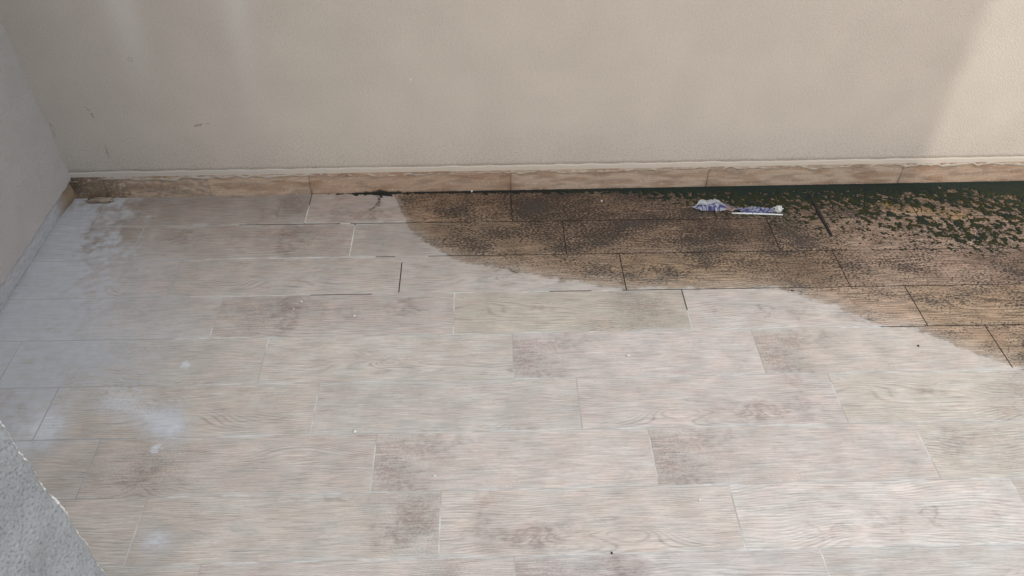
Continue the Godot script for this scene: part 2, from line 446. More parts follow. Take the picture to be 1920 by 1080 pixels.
func grout_image() -> Image:
	var gw := 1600
	var gh := 640
	var gi := Image.create_empty(gw, gh, false, Image.FORMAT_RGB8)
	for py in gh:
		var z := -0.05 + py * 1.5 / gh
		for px in gw:
			var x := -1.4 + px * 4.0 / gw
			var X := x * 1000.0
			var Z := z * 1000.0
			var c := Color(0.86, 0.855, 0.835)
			var nn := n_mid.get_noise_2d(X * 0.4, Z * 0.4)
			c = c.darkened(clampf(0.05 + nn * 0.08, 0.0, 1.0))
			c = c.lerp(Color(0.70, 0.67, 0.64), clampf(n_mid.get_noise_2d(X * 0.12 + 60.0, Z * 0.12) * 1.6 + 0.55, 0.15, 0.95))
			if x < -0.85:
				c = c.lerp(Color(0.60, 0.61, 0.62), 0.7)
			var dark := clampf((curve(x, WET) + 0.012 - z) / 0.012, 0.0, 1.0)
			# joints that kept their dirt outside the damp strip
			dark = maxf(dark, 1.0 if absf(z - 0.151) < 0.006 and ((x > -0.79 and x < -0.50) or (x > -0.47)) and x < 0.0 else 0.0)
			dark = maxf(dark, 1.0 if absf(z - 0.302) < 0.006 and ((x > -0.385 and x < -0.33) or (x > -0.24 and x < 0.0)) else 0.0)
			dark = maxf(dark, 1.0 if absf(z - 0.452) < 0.006 and ((x > -0.54 and x < -0.38) or (x > 0.09 and x < 0.20) or (x > 0.28 and x < 0.9)) else 0.0)
			dark = maxf(dark, 1.0 if absf(x + 0.31) < 0.006 and z > 0.325 and z < 0.445 else 0.0)
			dark = maxf(dark, 0.85 if absf(x - 0.441) < 0.006 and z > 0.455 and z < 0.53 else 0.0)
			dark = maxf(dark, 0.75 if absf(x + 0.603) < 0.006 and z < 0.06 else 0.0)
			dark = maxf(dark, 1.0 if absf(x - 1.19) < 0.006 and z > 0.60 and z < 0.745 else 0.0)
			dark = maxf(dark, 1.0 if absf(z - 0.603) < 0.006 and x > 0.92 else 0.0)
			c = c.lerp(Color(0.21, 0.17, 0.14), dark)
			if dark > 0.5 and moss_at(x, z) > -0.2:
				c = c.lerp(Color(0.15, 0.16, 0.12), 0.7)
			gi.set_pixel(px, py, c)
	return gi


func slab(sx: float, sz: float, th: float, cham: float) -> ArrayMesh:     # a tile with chamfered top edges; UV spans the tile
	var st := SurfaceTool.new()
	st.begin(Mesh.PRIMITIVE_TRIANGLES)
	st.set_smooth_group(-1)
	var rings := [[0.0, -th], [0.0, -cham], [cham, 0.0]]
	var pts := []
	for r: Array in rings:
		var a: float = r[0]
		var y: float = r[1]
		pts.append([Vector3(a, y, a), Vector3(sx - a, y, a), Vector3(sx - a, y, sz - a), Vector3(a, y, sz - a)])
	var tri := func(a: Vector3, b: Vector3, c: Vector3):
		for v: Vector3 in [a, b, c]:
			st.set_uv(Vector2(v.x / sx, v.z / sz))
			st.add_vertex(v)
	for r in 2:
		for q in 4:
			var a: Vector3 = pts[r][q]
			var b: Vector3 = pts[r][(q + 1) % 4]
			var c: Vector3 = pts[r + 1][(q + 1) % 4]
			var d: Vector3 = pts[r + 1][q]
			tri.call(a, b, c)
			tri.call(a, c, d)
	tri.call(pts[2][0], pts[2][1], pts[2][2])
	tri.call(pts[2][0], pts[2][2], pts[2][3])
	st.generate_normals()
	return st.commit()


func build_floor() -> void:
	var fl := Node3D.new()
	fl.name = "floor"
	fl.set_meta("kind", "structure")
	add_child(fl)
	var plan := []
	for i in range(0, 17):
		for k in range(-7, 6):
			var a := tile_x(i, k)
			var b := a + U
			var x0 := maxf(a, LEFT_X - 0.004)
			var x1 := minf(b, 3.2)
			if x1 - x0 < 0.03:
				continue
			var z0 := i * ROW
			var z1 := z0 + ROW
			if i == 0:
				z0 = -0.045
			# what the photograph's frame shows, with a margin
			var half_right := lerpf(1.66, 0.99, clampf(z0 / 1.27, 0.0, 1.0)) + (0.62 if z0 < 1.0 else 0.2)
			var seen := z0 < 1.33 and x0 < half_right
			plan.append({"i": i, "k": k, "x0": x0 + GAP / 2, "x1": x1 - GAP / 2, "z0": z0 + GAP / 2, "z1": z1 - GAP / 2, "seen": seen, "image": null, "res": 0.95})
	jobs = plan.filter(func(d): return d.seen)
	var extra := [{"what": "wall", "image": null}, {"what": "grout", "image": null}, {"what": "skirting", "image": null}]
	jobs = extra + jobs
	var id := WorkerThreadPool.add_group_task(run_job, jobs.size(), -1, true)
	WorkerThreadPool.wait_for_group_task_completion(id)
	var spare := []
	var rng := RandomNumberGenerator.new()
	rng.seed = 5
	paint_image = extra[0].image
	skirting_image = extra[2].image
	for d: Dictionary in jobs.slice(3):
		var m := StandardMaterial3D.new()
		var tex := ImageTexture.create_from_image(d.image)
		m.albedo_texture = tex
		m.roughness = 1.0
		m.roughness_texture = tex
		m.roughness_texture_channel = BaseMaterial3D.TEXTURE_CHANNEL_ALPHA
		m.metallic_specular = 0.38
		m.heightmap_enabled = true
		m.heightmap_texture = tex
		m.heightmap_scale = 0.10
		m.texture_repeat = false
		d.mat = m
		if d.i >= 5 and d.i < 8 and d.x1 - d.x0 > 0.55 and d.x0 > -0.7:
			spare.append(m)
	for d: Dictionary in plan:
		var sx: float = d.x1 - d.x0
		var sz: float = d.z1 - d.z0
		var m: Material = d.mat if d.seen else spare[rng.randi() % spare.size()]
		var o := put("tile", slab(sx, sz, 0.009, 0.0004), m, fl)
		o.position = Vector3(d.x0, rng.randf_range(-0.0001, 0.00015), d.z0)
		o.rotation = Vector3(rng.randf_range(-0.0006, 0.0006), 0, rng.randf_range(-0.0002, 0.0002))
	# grout, a sheet just under the tiles' faces
	var gm := StandardMaterial3D.new()
	gm.albedo_texture = ImageTexture.create_from_image(extra[1].image)
	gm.roughness = 0.9
	gm.metallic_specular = 0.2
	gm.texture_repeat = false
	var st := SurfaceTool.new()
	st.begin(Mesh.PRIMITIVE_TRIANGLES)
	var q := [Vector3(LEFT_X - 0.03, -0.0004, -0.06), Vector3(3.22, -0.0004, -0.06), Vector3(3.22, -0.0004, 2.6), Vector3(LEFT_X - 0.03, -0.0004, 2.6)]
	for n: int in [0, 1, 2, 0, 2, 3]:
		var v: Vector3 = q[n]
		st.set_uv(Vector2((v.x + 1.4) / 4.0, (v.z + 0.05) / 1.5))
		st.set_normal(Vector3.UP)
		st.add_vertex(v)
	put("grout", st.commit(), gm, fl)


func build_ground() -> void:
	var pm := PlaneMesh.new()
	pm.size = Vector2(400, 400)
	var g := put("ground", pm, mat(Color(0.47, 0.45, 0.42), 0.95))
	g.position.y = -0.13
	g.set_meta("kind", "structure")
	var b := BoxMesh.new()
	b.size = Vector3(4.6, 0.11, 2.72)
	var s := put("terrace_slab", b, mat(Color(0.62, 0.61, 0.59), 0.9))
	s.position = Vector3(0.92, -0.065, 1.25)
	s.set_meta("kind", "structure")


# ==================================================================== walls
func stucco(base: Color, scale: float, depth: float, rough := 0.92) -> StandardMaterial3D:
	var m := mat(base, rough)
	var nt := NoiseTexture2D.new()
	nt.width = 1024
	nt.height = 1024
	nt.seamless = true
	nt.noise = noise(FastNoiseLite.TYPE_SIMPLEX, 0.055, 41, 4)
	m.heightmap_enabled = true
	m.heightmap_texture = nt
	m.heightmap_scale = depth
	m.uv1_triplanar = true
	m.uv1_world_triplanar = true
	m.uv1_scale = Vector3.ONE * scale
	m.metallic_specular = 0.25
	return m


func box_into(st: SurfaceTool, a: Vector3, b: Vector3) -> void:
	var c := [Vector3(a.x, a.y, a.z), Vector3(b.x, a.y, a.z), Vector3(b.x, a.y, b.z), Vector3(a.x, a.y, b.z), Vector3(a.x, b.y, a.z), Vector3(b.x, b.y, a.z), Vector3(b.x, b.y, b.z), Vector3(a.x, b.y, b.z)]
	for f: Array in [[4, 5, 6, 7], [0, 3, 2, 1], [3, 7, 6, 2], [1, 5, 4, 0], [2, 6, 5, 1], [0, 4, 7, 3]]:
		for n: int in [0, 1, 2, 0, 2, 3]:
			st.add_vertex(c[f[n]])


func box_mesh(a: Vector3, b: Vector3) -> ArrayMesh:
	var st := SurfaceTool.new()
	st.begin(Mesh.PRIMITIVE_TRIANGLES)
	st.set_smooth_group(-1)
	box_into(st, a, b)
	st.generate_normals()
	return st.commit()


func grid_mesh(nu: int, nv: int, at: Callable, uv: Callable, col = null) -> ArrayMesh:     # at(u, v) for u, v in 0..1; seen from the side where u runs right and v runs up
	var st := SurfaceTool.new()
	st.begin(Mesh.PRIMITIVE_TRIANGLES)
	for j in nv + 1:
		for i in nu + 1:
			var u := float(i) / nu
			var v := float(j) / nv
			st.set_uv(uv.call(u, v))
			if col != null:
				st.set_color(col.call(u, v))
			st.add_vertex(at.call(u, v))
	for j in nv:
		for i in nu:
			var a := j * (nu + 1) + i
			var b := a + 1
			var c := a + nu + 1
			var d := c + 1
			for n: int in [a, c, b, b, c, d]:
				st.add_index(n)
	st.generate_normals()
	return st.commit()


func wall_paint() -> Image:      # paint of the back wall, x -1.4..1.9, y 0.05..0.75
	var w := 2048
	var h := 448
	var data := PackedByteArray()
	data.resize(w * h * 3)
	var p := 0
	for py in h:
		var y := 0.75 - 0.70 * (py + 0.5) / h
		var Y := y * 1000.0
		for px in w:
			var x := -1.4 + 4.0 * (px + 0.5) / w
			var X := x * 1000.0
			var g := 1.0 + n_low.get_noise_2d(X * 0.5, Y * 0.5 + 5000.0) * 0.016 + n_speck.get_noise_2d(X * 1.1, Y * 1.1 + 5000.0) * 0.022
			# dirt in the pits lower down
			var low := clampf((0.24 - y) / 0.16, 0.0, 1.0)
			var pit := clampf(n_speck.get_noise_2d(X * 1.3 + 700.0, Y * 1.3) * 3.0 - 1.0 + low * 0.5, 0.0, 1.0)
			g -= pit * (0.045 + 0.10 * low) + low * 0.015
			var c := Color(0.80 * g, 0.756 * g, 0.702 * g)
			# greyer towards the left end: cast of the bluish sky put into the colour
			var sky_cast := clampf((-0.25 - x) / 1.0, 0.0, 1.0)
			c = c.lerp(Color(0.735 * g, 0.715 * g, 0.685 * g), sky_cast)
			# pale vertical streaks of reflected light, painted into the wall colour
			var light_streaks := exp(-pow((x + 0.985 + 0.03 * (0.6 - y)) / 0.045, 2.0)) * clampf((y - 0.30) / 0.3, 0.0, 1.0) + 0.8 * exp(-pow((x + 0.70 + 0.05 * (0.6 - y)) / 0.035, 2.0)) * clampf((y - 0.22) / 0.4, 0.0, 1.0)
			c = c.lerp(Color(0.84, 0.83, 0.80), clampf(light_streaks * 0.6, 0.0, 0.55))
			var mark := 0.0
			var wb := n_mid.get_noise_2d(X, Y) * 0.004
			mark = maxf(mark, 0.30 * clampf(1.0 - (seg_dist(x, y, -1.172, 0.305, -1.158, 0.268) + wb) / 0.0022, 0.0, 1.0))
			mark = maxf(mark, 0.35 * clampf(1.0 - (seg_dist(x, y, -1.160, 0.182, -1.163, 0.142) + wb * 0.4) / 0.0020, 0.0, 1.0))
			mark = maxf(mark, 0.35 * clampf(1.0 - (seg_dist(x, y, -0.892, 0.240, -0.853, 0.250) + wb) / 0.0024, 0.0, 1.0))
			mark = maxf(mark, 0.22 * clampf(1.0 - absf(Vector2(x + 1.008, y - 0.444).length() - 0.0055) / 0.0018, 0.0, 1.0))
			mark = maxf(mark, 0.30 * clampf(1.0 - (seg_dist(x, y, -1.286, 0.255, -1.288, 0.215) + wb * 0.5) / 0.0020, 0.0, 1.0))
			mark = maxf(mark, 0.40 * clampf(1.0 - (Vector2(x + 0.582, (y - 0.090) * 1.3).length() + wb * 2.0) / 0.013, 0.0, 1.0) * (0.5 + pit + n_speck.get_noise_2d(X, Y)))
			c = c.lerp(Color(0.30, 0.29, 0.27), clampf(mark, 0.0, 0.6))
			if Vector2((x + 0.276) * 1.6, (y - 0.376) * 0.6).length() < 0.0032:
				c = Color(0.86, 0.86, 0.84)
			data[p] = int(clampf(c.r, 0, 1) * 255.0)
			data[p + 1] = int(clampf(c.g, 0, 1) * 255.0)
			data[p + 2] = int(clampf(c.b, 0, 1) * 255.0)
			p += 3
	return Image.create_from_data(w, h, false, Image.FORMAT_RGB8, data)


func skirting_print() -> Image:     # x -1.4..1.9 over the whole run, y 0..0.08
	var w := 2048
	var h := 64
	var data := PackedByteArray()
	data.resize(w * h * 3)
	var p := 0
	for py in h:
		var y := 0.08 * (1.0 - (py + 0.5) / h)
		var Y := y * 1000.0
		for px in w:
			var x := -1.4 + 4.0 * (px + 0.5) / w
			var X := x * 1000.0
			var k := floorf((x) / U)
			var f := Y * 0.10 + n_warp.get_noise_2d(X * 0.16 + k * 400.0, Y * 1.1) * 2.2
			var fr := f - floorf(f)
			var ln := 1.0 - absf(fr - 0.5) * 2.0
			var shade := 1.0 - ln * ln * 0.07 + n_grain.get_noise_2d(X * 0.015 + k * 100.0, Y * 0.7) * 0.07
			var tone := 0.5 + 0.5 * sin(k * 2.3 + 0.5)
			var c := Color(lerpf(0.70, 0.735, tone) * shade, lerpf(0.60, 0.655, tone) * shade, lerpf(0.515, 0.575, tone) * shade)
			# smeared cement and dirt
			var sm := n_mid.get_noise_2d(X * 0.12, Y * 0.5 + 60.0)
			c = c.lerp(Color(0.42, 0.37, 0.33), clampf(sm * 0.6 - 0.05, 0.0, 0.30))
			c = c.lerp(Color(0.45, 0.28, 0.17), clampf(n_warp.get_noise_2d(X * 0.25 + 90.0, Y * 1.2) * 0.55 - 0.05, 0.0, 0.22))
			if x < -0.9:
				c = c.lerp(Color(0.50, 0.47, 0.44), clampf(0.25 + 0.6 * n_mid.get_noise_2d(X * 0.5, Y), 0.0, 0.6))
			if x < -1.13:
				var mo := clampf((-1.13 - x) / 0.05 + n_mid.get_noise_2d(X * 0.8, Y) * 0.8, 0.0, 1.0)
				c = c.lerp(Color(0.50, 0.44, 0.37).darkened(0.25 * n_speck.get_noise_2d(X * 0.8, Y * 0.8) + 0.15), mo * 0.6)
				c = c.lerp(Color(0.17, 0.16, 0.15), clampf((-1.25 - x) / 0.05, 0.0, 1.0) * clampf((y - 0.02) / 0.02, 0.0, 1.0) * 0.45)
			# green-black damp creeping up from the floor
			var up := 0.0
			if x > -0.64:
				up = clampf((0.0045 + 0.004 * n_mid.get_noise_2d(X * 0.5, 9.0) + 0.012 * bump(x, 0.0, -0.39, 0.0, 0.07, 1.0) - y) / 0.006 + 0.3, 0.0, 1.0)
			c = c.lerp(Color(0.155, 0.17, 0.14), up * 0.92)
			c = c.lerp(Color(0.30, 0.24, 0.19), clampf((0.016 - y) / 0.016, 0.0, 1.0) * 0.45 * clampf((x + 0.7) / 0.2, 0.0, 1.0))
			# dark runs at the joints
			for jx: float in [-1.206, -0.603, 0.0, 0.603, 1.206]:
				if absf(x - jx) < 0.03:
					c = c.lerp(Color(0.30, 0.24, 0.19), 0.5 * exp(-absf(x - jx) / 0.005) * clampf(1.2 - y / 0.045, 0.1, 1.0))
			# plaster splashes on the upper edge
			if n_speck.get_noise_2d(X * 0.6 + 3000.0, Y * 0.8) > 0.62:
				c = c.lerp(Color(0.80, 0.78, 0.74), 0.65)
			data[p] = int(clampf(c.r, 0, 1) * 255.0)
			data[p + 1] = int(clampf(c.g, 0, 1) * 255.0)
			data[p + 2] = int(clampf(c.b, 0, 1) * 255.0)
			p += 3
	return Image.create_from_data(w, h, false, Image.FORMAT_RGB8, data)


func build_back_wall() -> void:
	var bw := Node3D.new()
	bw.name = "back_wall"
	add_child(bw)
	bw.position = Vector3(0, 0, -0.007)
	bw.rotation.y = 0.0108
	tag(bw, "long beige rendered wall behind the tiled floor with a low tile skirting", "wall")
	# render coat (the photographed part carries its own paint picture; relief is world-space)
	var m := stucco(Color.WHITE, 1.0, 0.12)
	m.uv1_triplanar = false
	m.uv1_world_triplanar = false
	m.uv1_scale = Vector3.ONE
	m.texture_repeat = false
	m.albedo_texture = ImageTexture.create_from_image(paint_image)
	m.heightmap_enabled = true
	var grainy := noise(FastNoiseLite.TYPE_SIMPLEX, 0.38, 43, 3)
	m.heightmap_texture = ImageTexture.create_from_image(grainy.get_image(2048, 448, false, false, false))
	m.heightmap_scale = 0.10
	var at := func(u: float, v: float) -> Vector3:
		var x := -1.36 + u * 3.9
		var y := 0.083 + v * 0.62
		var X := x * 1000.0
		var Y := y * 1000.0
		var d := n_low.get_noise_2d(X * 0.5, Y * 0.5 + 900.0) * 0.0006
		if u <= 0.0 or u >= 1.0 or v >= 1.0:
			d = 0.0
		if v <= 0.0:
			d = -0.012
		return Vector3(x, y, d + 0.003)
	var uvf := func(u: float, v: float) -> Vector2:
		var x := -1.36 + u * 3.9
		var y := 0.083 + v * 0.62
		return Vector2((x + 1.4) / 4.0, (0.75 - y) / 0.70)
	put("render_coat", grid_mesh(360, 60, at, uvf), m, bw)
	var plain := stucco(Color(0.80, 0.752, 0.692), 3.0, 0.06)
	put("masonry", box_mesh(Vector3(-1.6, -0.1, -0.26), Vector3(4.2, 0.70, -0.016)), plain, bw)
	put("upper_render", box_mesh(Vector3(-1.6, 0.7035, -0.26), Vector3(4.2, 2.3, 0.0035)), plain, bw)
	put("far_render", box_mesh(Vector3(2.543, 0.083, -0.0155), Vector3(4.2, 0.7025, 0.0035)), plain, bw)
	# the smooth band wiped over the top of the skirting
	var band := mat(Color(0.79, 0.745, 0.69), 0.85)
	band.metallic_specular = 0.25
	var bat := func(u: float, v: float) -> Vector3:
		var x := -1.36 + u * 5.5
		var X := x * 1000.0
		var edge := n_mid.get_noise_2d(X * 0.30, 44.0) * 0.004 + n_low.get_noise_2d(X * 1.2, 71.0) * 0.008 + n_speck.get_noise_2d(X * 0.5, 12.0) * 0.0008
		if x < -0.985:
			edge -= 0.004
		var topy := 0.0915 + n_low.get_noise_2d(X, 11.0) * 0.003
		var y := lerpf(0.064 + edge, topy, clampf((v - 0.2) / 0.6, 0.0, 1.0))
		var z := lerpf(0.0065, 0.0040, smoothstep(0.2, 0.9, v)) + n_mid.get_noise_2d(X * 0.6, y * 600.0) * 0.0004
		if v < 0.1:
			z = 0.0056
		if v > 0.9:
			z = -0.006
			y += 0.004
		return Vector3(x, y, z)
	band.albedo_color = Color.WHITE
	band.vertex_color_use_as_albedo = true
	var bcol := func(u: float, v: float) -> Color:
		var x := -1.36 + u * 5.5
		var c := Color(0.77, 0.725, 0.668).lerp(Color(0.71, 0.692, 0.665), clampf((-0.25 - x) / 1.0, 0.0, 1.0))  # left end greyed too, matching the sky cast painted on the wall
		c = c.lerp(Color(0.66, 0.58, 0.50), clampf(0.75 - (v - 0.15) * 3.5 + n_mid.get_noise_2d(x * 400.0, v * 20.0) * 0.6, 0.0, 0.9))
		return c.srgb_to_linear()
	put("plaster_band", grid_mesh(900, 10, bat, func(u: float, v: float) -> Vector2: return Vector2(u, v), bcol), band, bw)
	# skirting tiles, cut from the same planks
	var sk := StandardMaterial3D.new()
	sk.albedo_texture = ImageTexture.create_from_image(skirting_image)
	sk.roughness = 0.62
	sk.metallic_specular = 0.35
	var joints := [-1.325, -1.206, -0.603, 0.0, 0.603, 1.206, 1.809, 2.412, 3.015, 3.62]
	var rng := RandomNumberGenerator.new()
	rng.seed = 9
	for n in joints.size() - 1:
		var a: float = joints[n] + 0.0004
		var b: float = joints[n + 1] - 0.0004
		var fz := 0.0062 + rng.randf_range(-0.0002, 0.0002)
		var hh := 0.076
		var st := SurfaceTool.new()
		st.begin(Mesh.PRIMITIVE_TRIANGLES)
		st.set_smooth_group(-1)
		var c := 0.0008
		var prof := [Vector2(-0.012, -0.006), Vector2(fz, -0.006), Vector2(fz, hh - c), Vector2(fz - c, hh), Vector2(-0.012, hh)]
		var xs := [a, a + c, b - c, b]
		for s in 3:
			for e in prof.size() - 1:
				var in0 := c if s == 0 else 0.0
				var in1 := c if s == 2 else 0.0
				var p0: Vector2 = prof[e]
				var p1: Vector2 = prof[e + 1]
				var quad := [Vector3(xs[s], p0.y, minf(p0.x, fz - in0)), Vector3(xs[s + 1], p0.y, minf(p0.x, fz - in1)), Vector3(xs[s + 1], p1.y, minf(p1.x, fz - in1)), Vector3(xs[s], p1.y, minf(p1.x, fz - in0))]
				for id: int in [0, 2, 1, 0, 3, 2]:
					var v: Vector3 = quad[id]
					st.set_uv(Vector2((v.x + 1.4) / 4.0, 1.0 - clampf(v.y, 0.001, 0.079) / 0.08))
					st.add_vertex(v)
		st.generate_normals()
		put("skirting_tile", st.commit(), sk, bw)


func build_left_wall() -> void:
	var lw := Node3D.new()
	lw.name = "side_wall"
	add_child(lw)
	lw.position = Vector3(-1.295, 0, 0)
	tag(lw, "grey shaded side wall closing the terrace on the left, cement smeared along its foot", "wall")
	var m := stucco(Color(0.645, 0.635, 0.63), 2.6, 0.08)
	# face with an uneven lower edge that hangs over the foot
	var at := func(u: float, v: float) -> Vector3:
		var z := 1.5 - u * 1.52
		var y := 0.066 + v * 0.72
		var Z := z * 1000.0
		var d := n_low.get_noise_2d(Z * 0.7, y * 700.0 + 300.0) * 0.002 + n_speck.get_noise_2d(Z * 0.85, y * 850.0 + 100.0) * 0.0009
		if v <= 0.0:
			d = -0.016
		elif v < 0.03:
			y += n_mid.get_noise_2d(Z * 0.35, 5.0) * 0.004
		return Vector3(d, y, z)
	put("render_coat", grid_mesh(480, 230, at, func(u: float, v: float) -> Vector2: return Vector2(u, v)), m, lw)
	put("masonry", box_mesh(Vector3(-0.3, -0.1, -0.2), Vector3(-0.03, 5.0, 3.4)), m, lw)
	put("upper_render", box_mesh(Vector3(-0.029, 0.7875, 0.0), Vector3(-0.0015, 5.0, 3.4)), m, lw)  # unseen upper part, raised to deepen the shade at the left
	# cement-smeared foot
	var fm := mat(Color.WHITE, 0.9)
	fm.vertex_color_use_as_albedo = true
	fm.metallic_specular = 0.2
	var fat := func(u: float, v: float) -> Vector3:
		var z := 1.6 - u * 1.61
		var Z := z * 1000.0
		var y := -0.004 + v * 0.078
		var x := lerpf(-0.026, -0.006, pow(v, 0.7)) + n_mid.get_noise_2d(Z * 0.5, y * 500.0) * 0.0005 + n_speck.get_noise_2d(Z * 0.6, y * 600.0) * 0.0002
		x += 0.012 * bump(z, y, 0.02, 0.015, 0.05, 0.03)
		return Vector3(x, y, z)
	var fcol := func(u: float, v: float) -> Color:
		var z := 1.6 - u * 1.61
		var Z := z * 1000.0
		var y := v * 78.0
		var g := 1.0 + n_mid.get_noise_2d(Z * 0.5, y) * 0.12
		var c := Color(0.69, 0.70, 0.72) * (1.0 + (g - 1.0) * 0.4)
		c = c.lerp(Color(0.52, 0.46, 0.39), clampf((0.13 - z) / 0.08, 0.0, 1.0))
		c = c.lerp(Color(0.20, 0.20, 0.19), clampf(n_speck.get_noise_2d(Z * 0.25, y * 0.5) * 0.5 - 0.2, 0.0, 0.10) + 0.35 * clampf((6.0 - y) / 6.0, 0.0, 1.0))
		c.a = 1.0
		return c.srgb_to_linear()
	put("cement_foot", grid_mesh(400, 22, fat, func(u: float, v: float) -> Vector2: return Vector2(u, v), fcol), fm, lw)
	# a lump of old mortar in the corner of the two walls
	var rng := RandomNumberGenerator.new()
	rng.seed = 31
	var lm := mat(Color(0.56, 0.51, 0.45), 0.95)
	var lump := put("mortar_lump", rock(Vector3(0.036, 0.006, 0.014), 77, 10), lm)
	lump.position = Vector3(-1.225, 0.004, 0.028)
	tag(lump, "flat brown lump of old mortar on the tiles in the corner below the skirting", "mortar")


func build_pier() -> void:
	var pr := Node3D.new()
	pr.name = "corner_pier"
	add_child(pr)
	tag(pr, "rough grey cement render of a near wall corner with chipped edge at lower left, painted white for the daylight on it", "wall")
	var ex := -0.62
	var ez := 1.415
	pr.position = Vector3(ex, 0, ez)
	var m := mat(Color.WHITE, 0.95)
	m.vertex_color_use_as_albedo = true
	m.metallic_specular = 0.2
	var pit := noise(FastNoiseLite.TYPE_SIMPLEX, 0.17, 61, 3)
	var edge_in := func(y: float) -> float:
		return 0.0018 * n_mid.get_noise_2d(y * 200.0, 3.0) + 0.0016 * n_speck.get_noise_2d(y * 500.0, 8.0) + 0.003 * n_low.get_noise_2d(y * 900.0, 1.0)
	# face turned to the terrace (+x), with the arris at its far end
	var at := func(u: float, v: float) -> Vector3:
		var y := -0.01 + v * 1.25
		var e: float = edge_in.call(y)
		var s := u * 0.62
		var z := 0.62 - s
		var d := 0.0
		var near := clampf(1.0 - z / 0.012, 0.0, 1.0)
		d += pit.get_noise_2d(z * 1000.0, y * 1000.0) * 0.0013 * (1.0 - near * 0.4) + n_low.get_noise_2d(z * 900.0, y * 900.0) * 0.003
		d -= near * near * 0.004
		d -= maxf(0.0, pit.get_noise_2d(z * 700.0 + 5000.0, y * 700.0) - 0.30) * 0.005
		return Vector3(d, y, z + e * near)
	var col := func(u: float, v: float) -> Color:
		var y := -0.01 + v * 1.25
		var z := 0.62 - u * 0.62
		var g := 0.62 + n_low.get_noise_2d(z * 900.0, y * 900.0) * 0.03 + pit.get_noise_2d(z * 1000.0, y * 1000.0) * 0.035
		var dk := maxf(0.0, pit.get_noise_2d(z * 700.0 + 5000.0, y * 700.0) - 0.34) * 0.25
		g -= dk
		var c := Color(g * 0.975, g, g * 1.02)
		var lim := 0.0016 + 0.0042 * n_mid.get_noise_2d(y * 500.0, 30.0)
		if z < lim:
			c = Color(0.90, 0.90, 0.89)  # daylight catching the arris, painted as white vertex colour
		c.a = 1.0
		return c.srgb_to_linear()
	put("render_coat", grid_mesh(310, 600, at, func(u: float, v: float) -> Vector2: return Vector2(u, v), col), m, pr)
	# face turned to the back wall (-z), broken to the same arris
	var at2 := func(u: float, v: float) -> Vector3:
		var y := -0.01 + v * 1.25
		var x := -u * 0.72
		var e: float = edge_in.call(y)
		var near := clampf(1.0 - u * 0.72 / 0.012, 0.0, 1.0)
		return Vector3(x - near * near * 0.004 + (pit.get_noise_2d(0.0, y * 1000.0) * 0.0013 * 0.6 + n_low.get_noise_2d(0.0, y * 900.0) * 0.003) * near, y, e * near + pit.get_noise_2d(x * 1000.0, y * 1000.0) * 0.0015 * (1.0 - near))
	var col2 := func(u: float, v: float) -> Color:
		return Color(0.86, 0.86, 0.85).srgb_to_linear() if u * 0.72 < 0.006 else Color(0.60, 0.60, 0.605).srgb_to_linear()  # the daylit arris whitened on this face as well
	put("return_coat", grid_mesh(120, 300, at2, func(u: float, v: float) -> Vector2: return Vector2(u, v), col2), m, pr)
	var plain := stucco(Color(0.62, 0.62, 0.625), 3.0, 0.25)
	put("masonry", box_mesh(Vector3(-0.72, -0.1, 0.02), Vector3(-0.012, 1.239, 1.6)), plain, pr)
	put("near_render", box_mesh(Vector3(-0.0115, -0.01, 0.6205), Vector3(0.0, 1.239, 1.6)), plain, pr)
	put("upper_wall", box_mesh(Vector3(-0.72, 1.2402, 0.0), Vector3(0.0, 5.0, 1.6)), plain, pr)  # unseen upper part, raised so it blocks more sky from the left floor


func build_shadow_caster() -> void:  # unseen block added to throw the vertical shadow edge on the back wall
	var h := Node3D.new()
	h.name = "shadow_caster"
	add_child(h)
	tag(h, "unseen rendered block added behind the viewer to the right to cast the shadow edge on the back wall", "shadow_caster")
	var m := stucco(Color(0.76, 0.71, 0.65), 1.0, 0.1)
	put("wall", box_mesh(Vector3(3.2, -0.13, 2.25), Vector3(5.36, 4.3, 7.2)), m, h)  # body of the added shadow block
	put("caster_cap", box_mesh(Vector3(3.15, 4.3005, 2.30), Vector3(5.31, 4.42, 7.25)), mat(Color(0.45, 0.30, 0.24), 0.9), h)


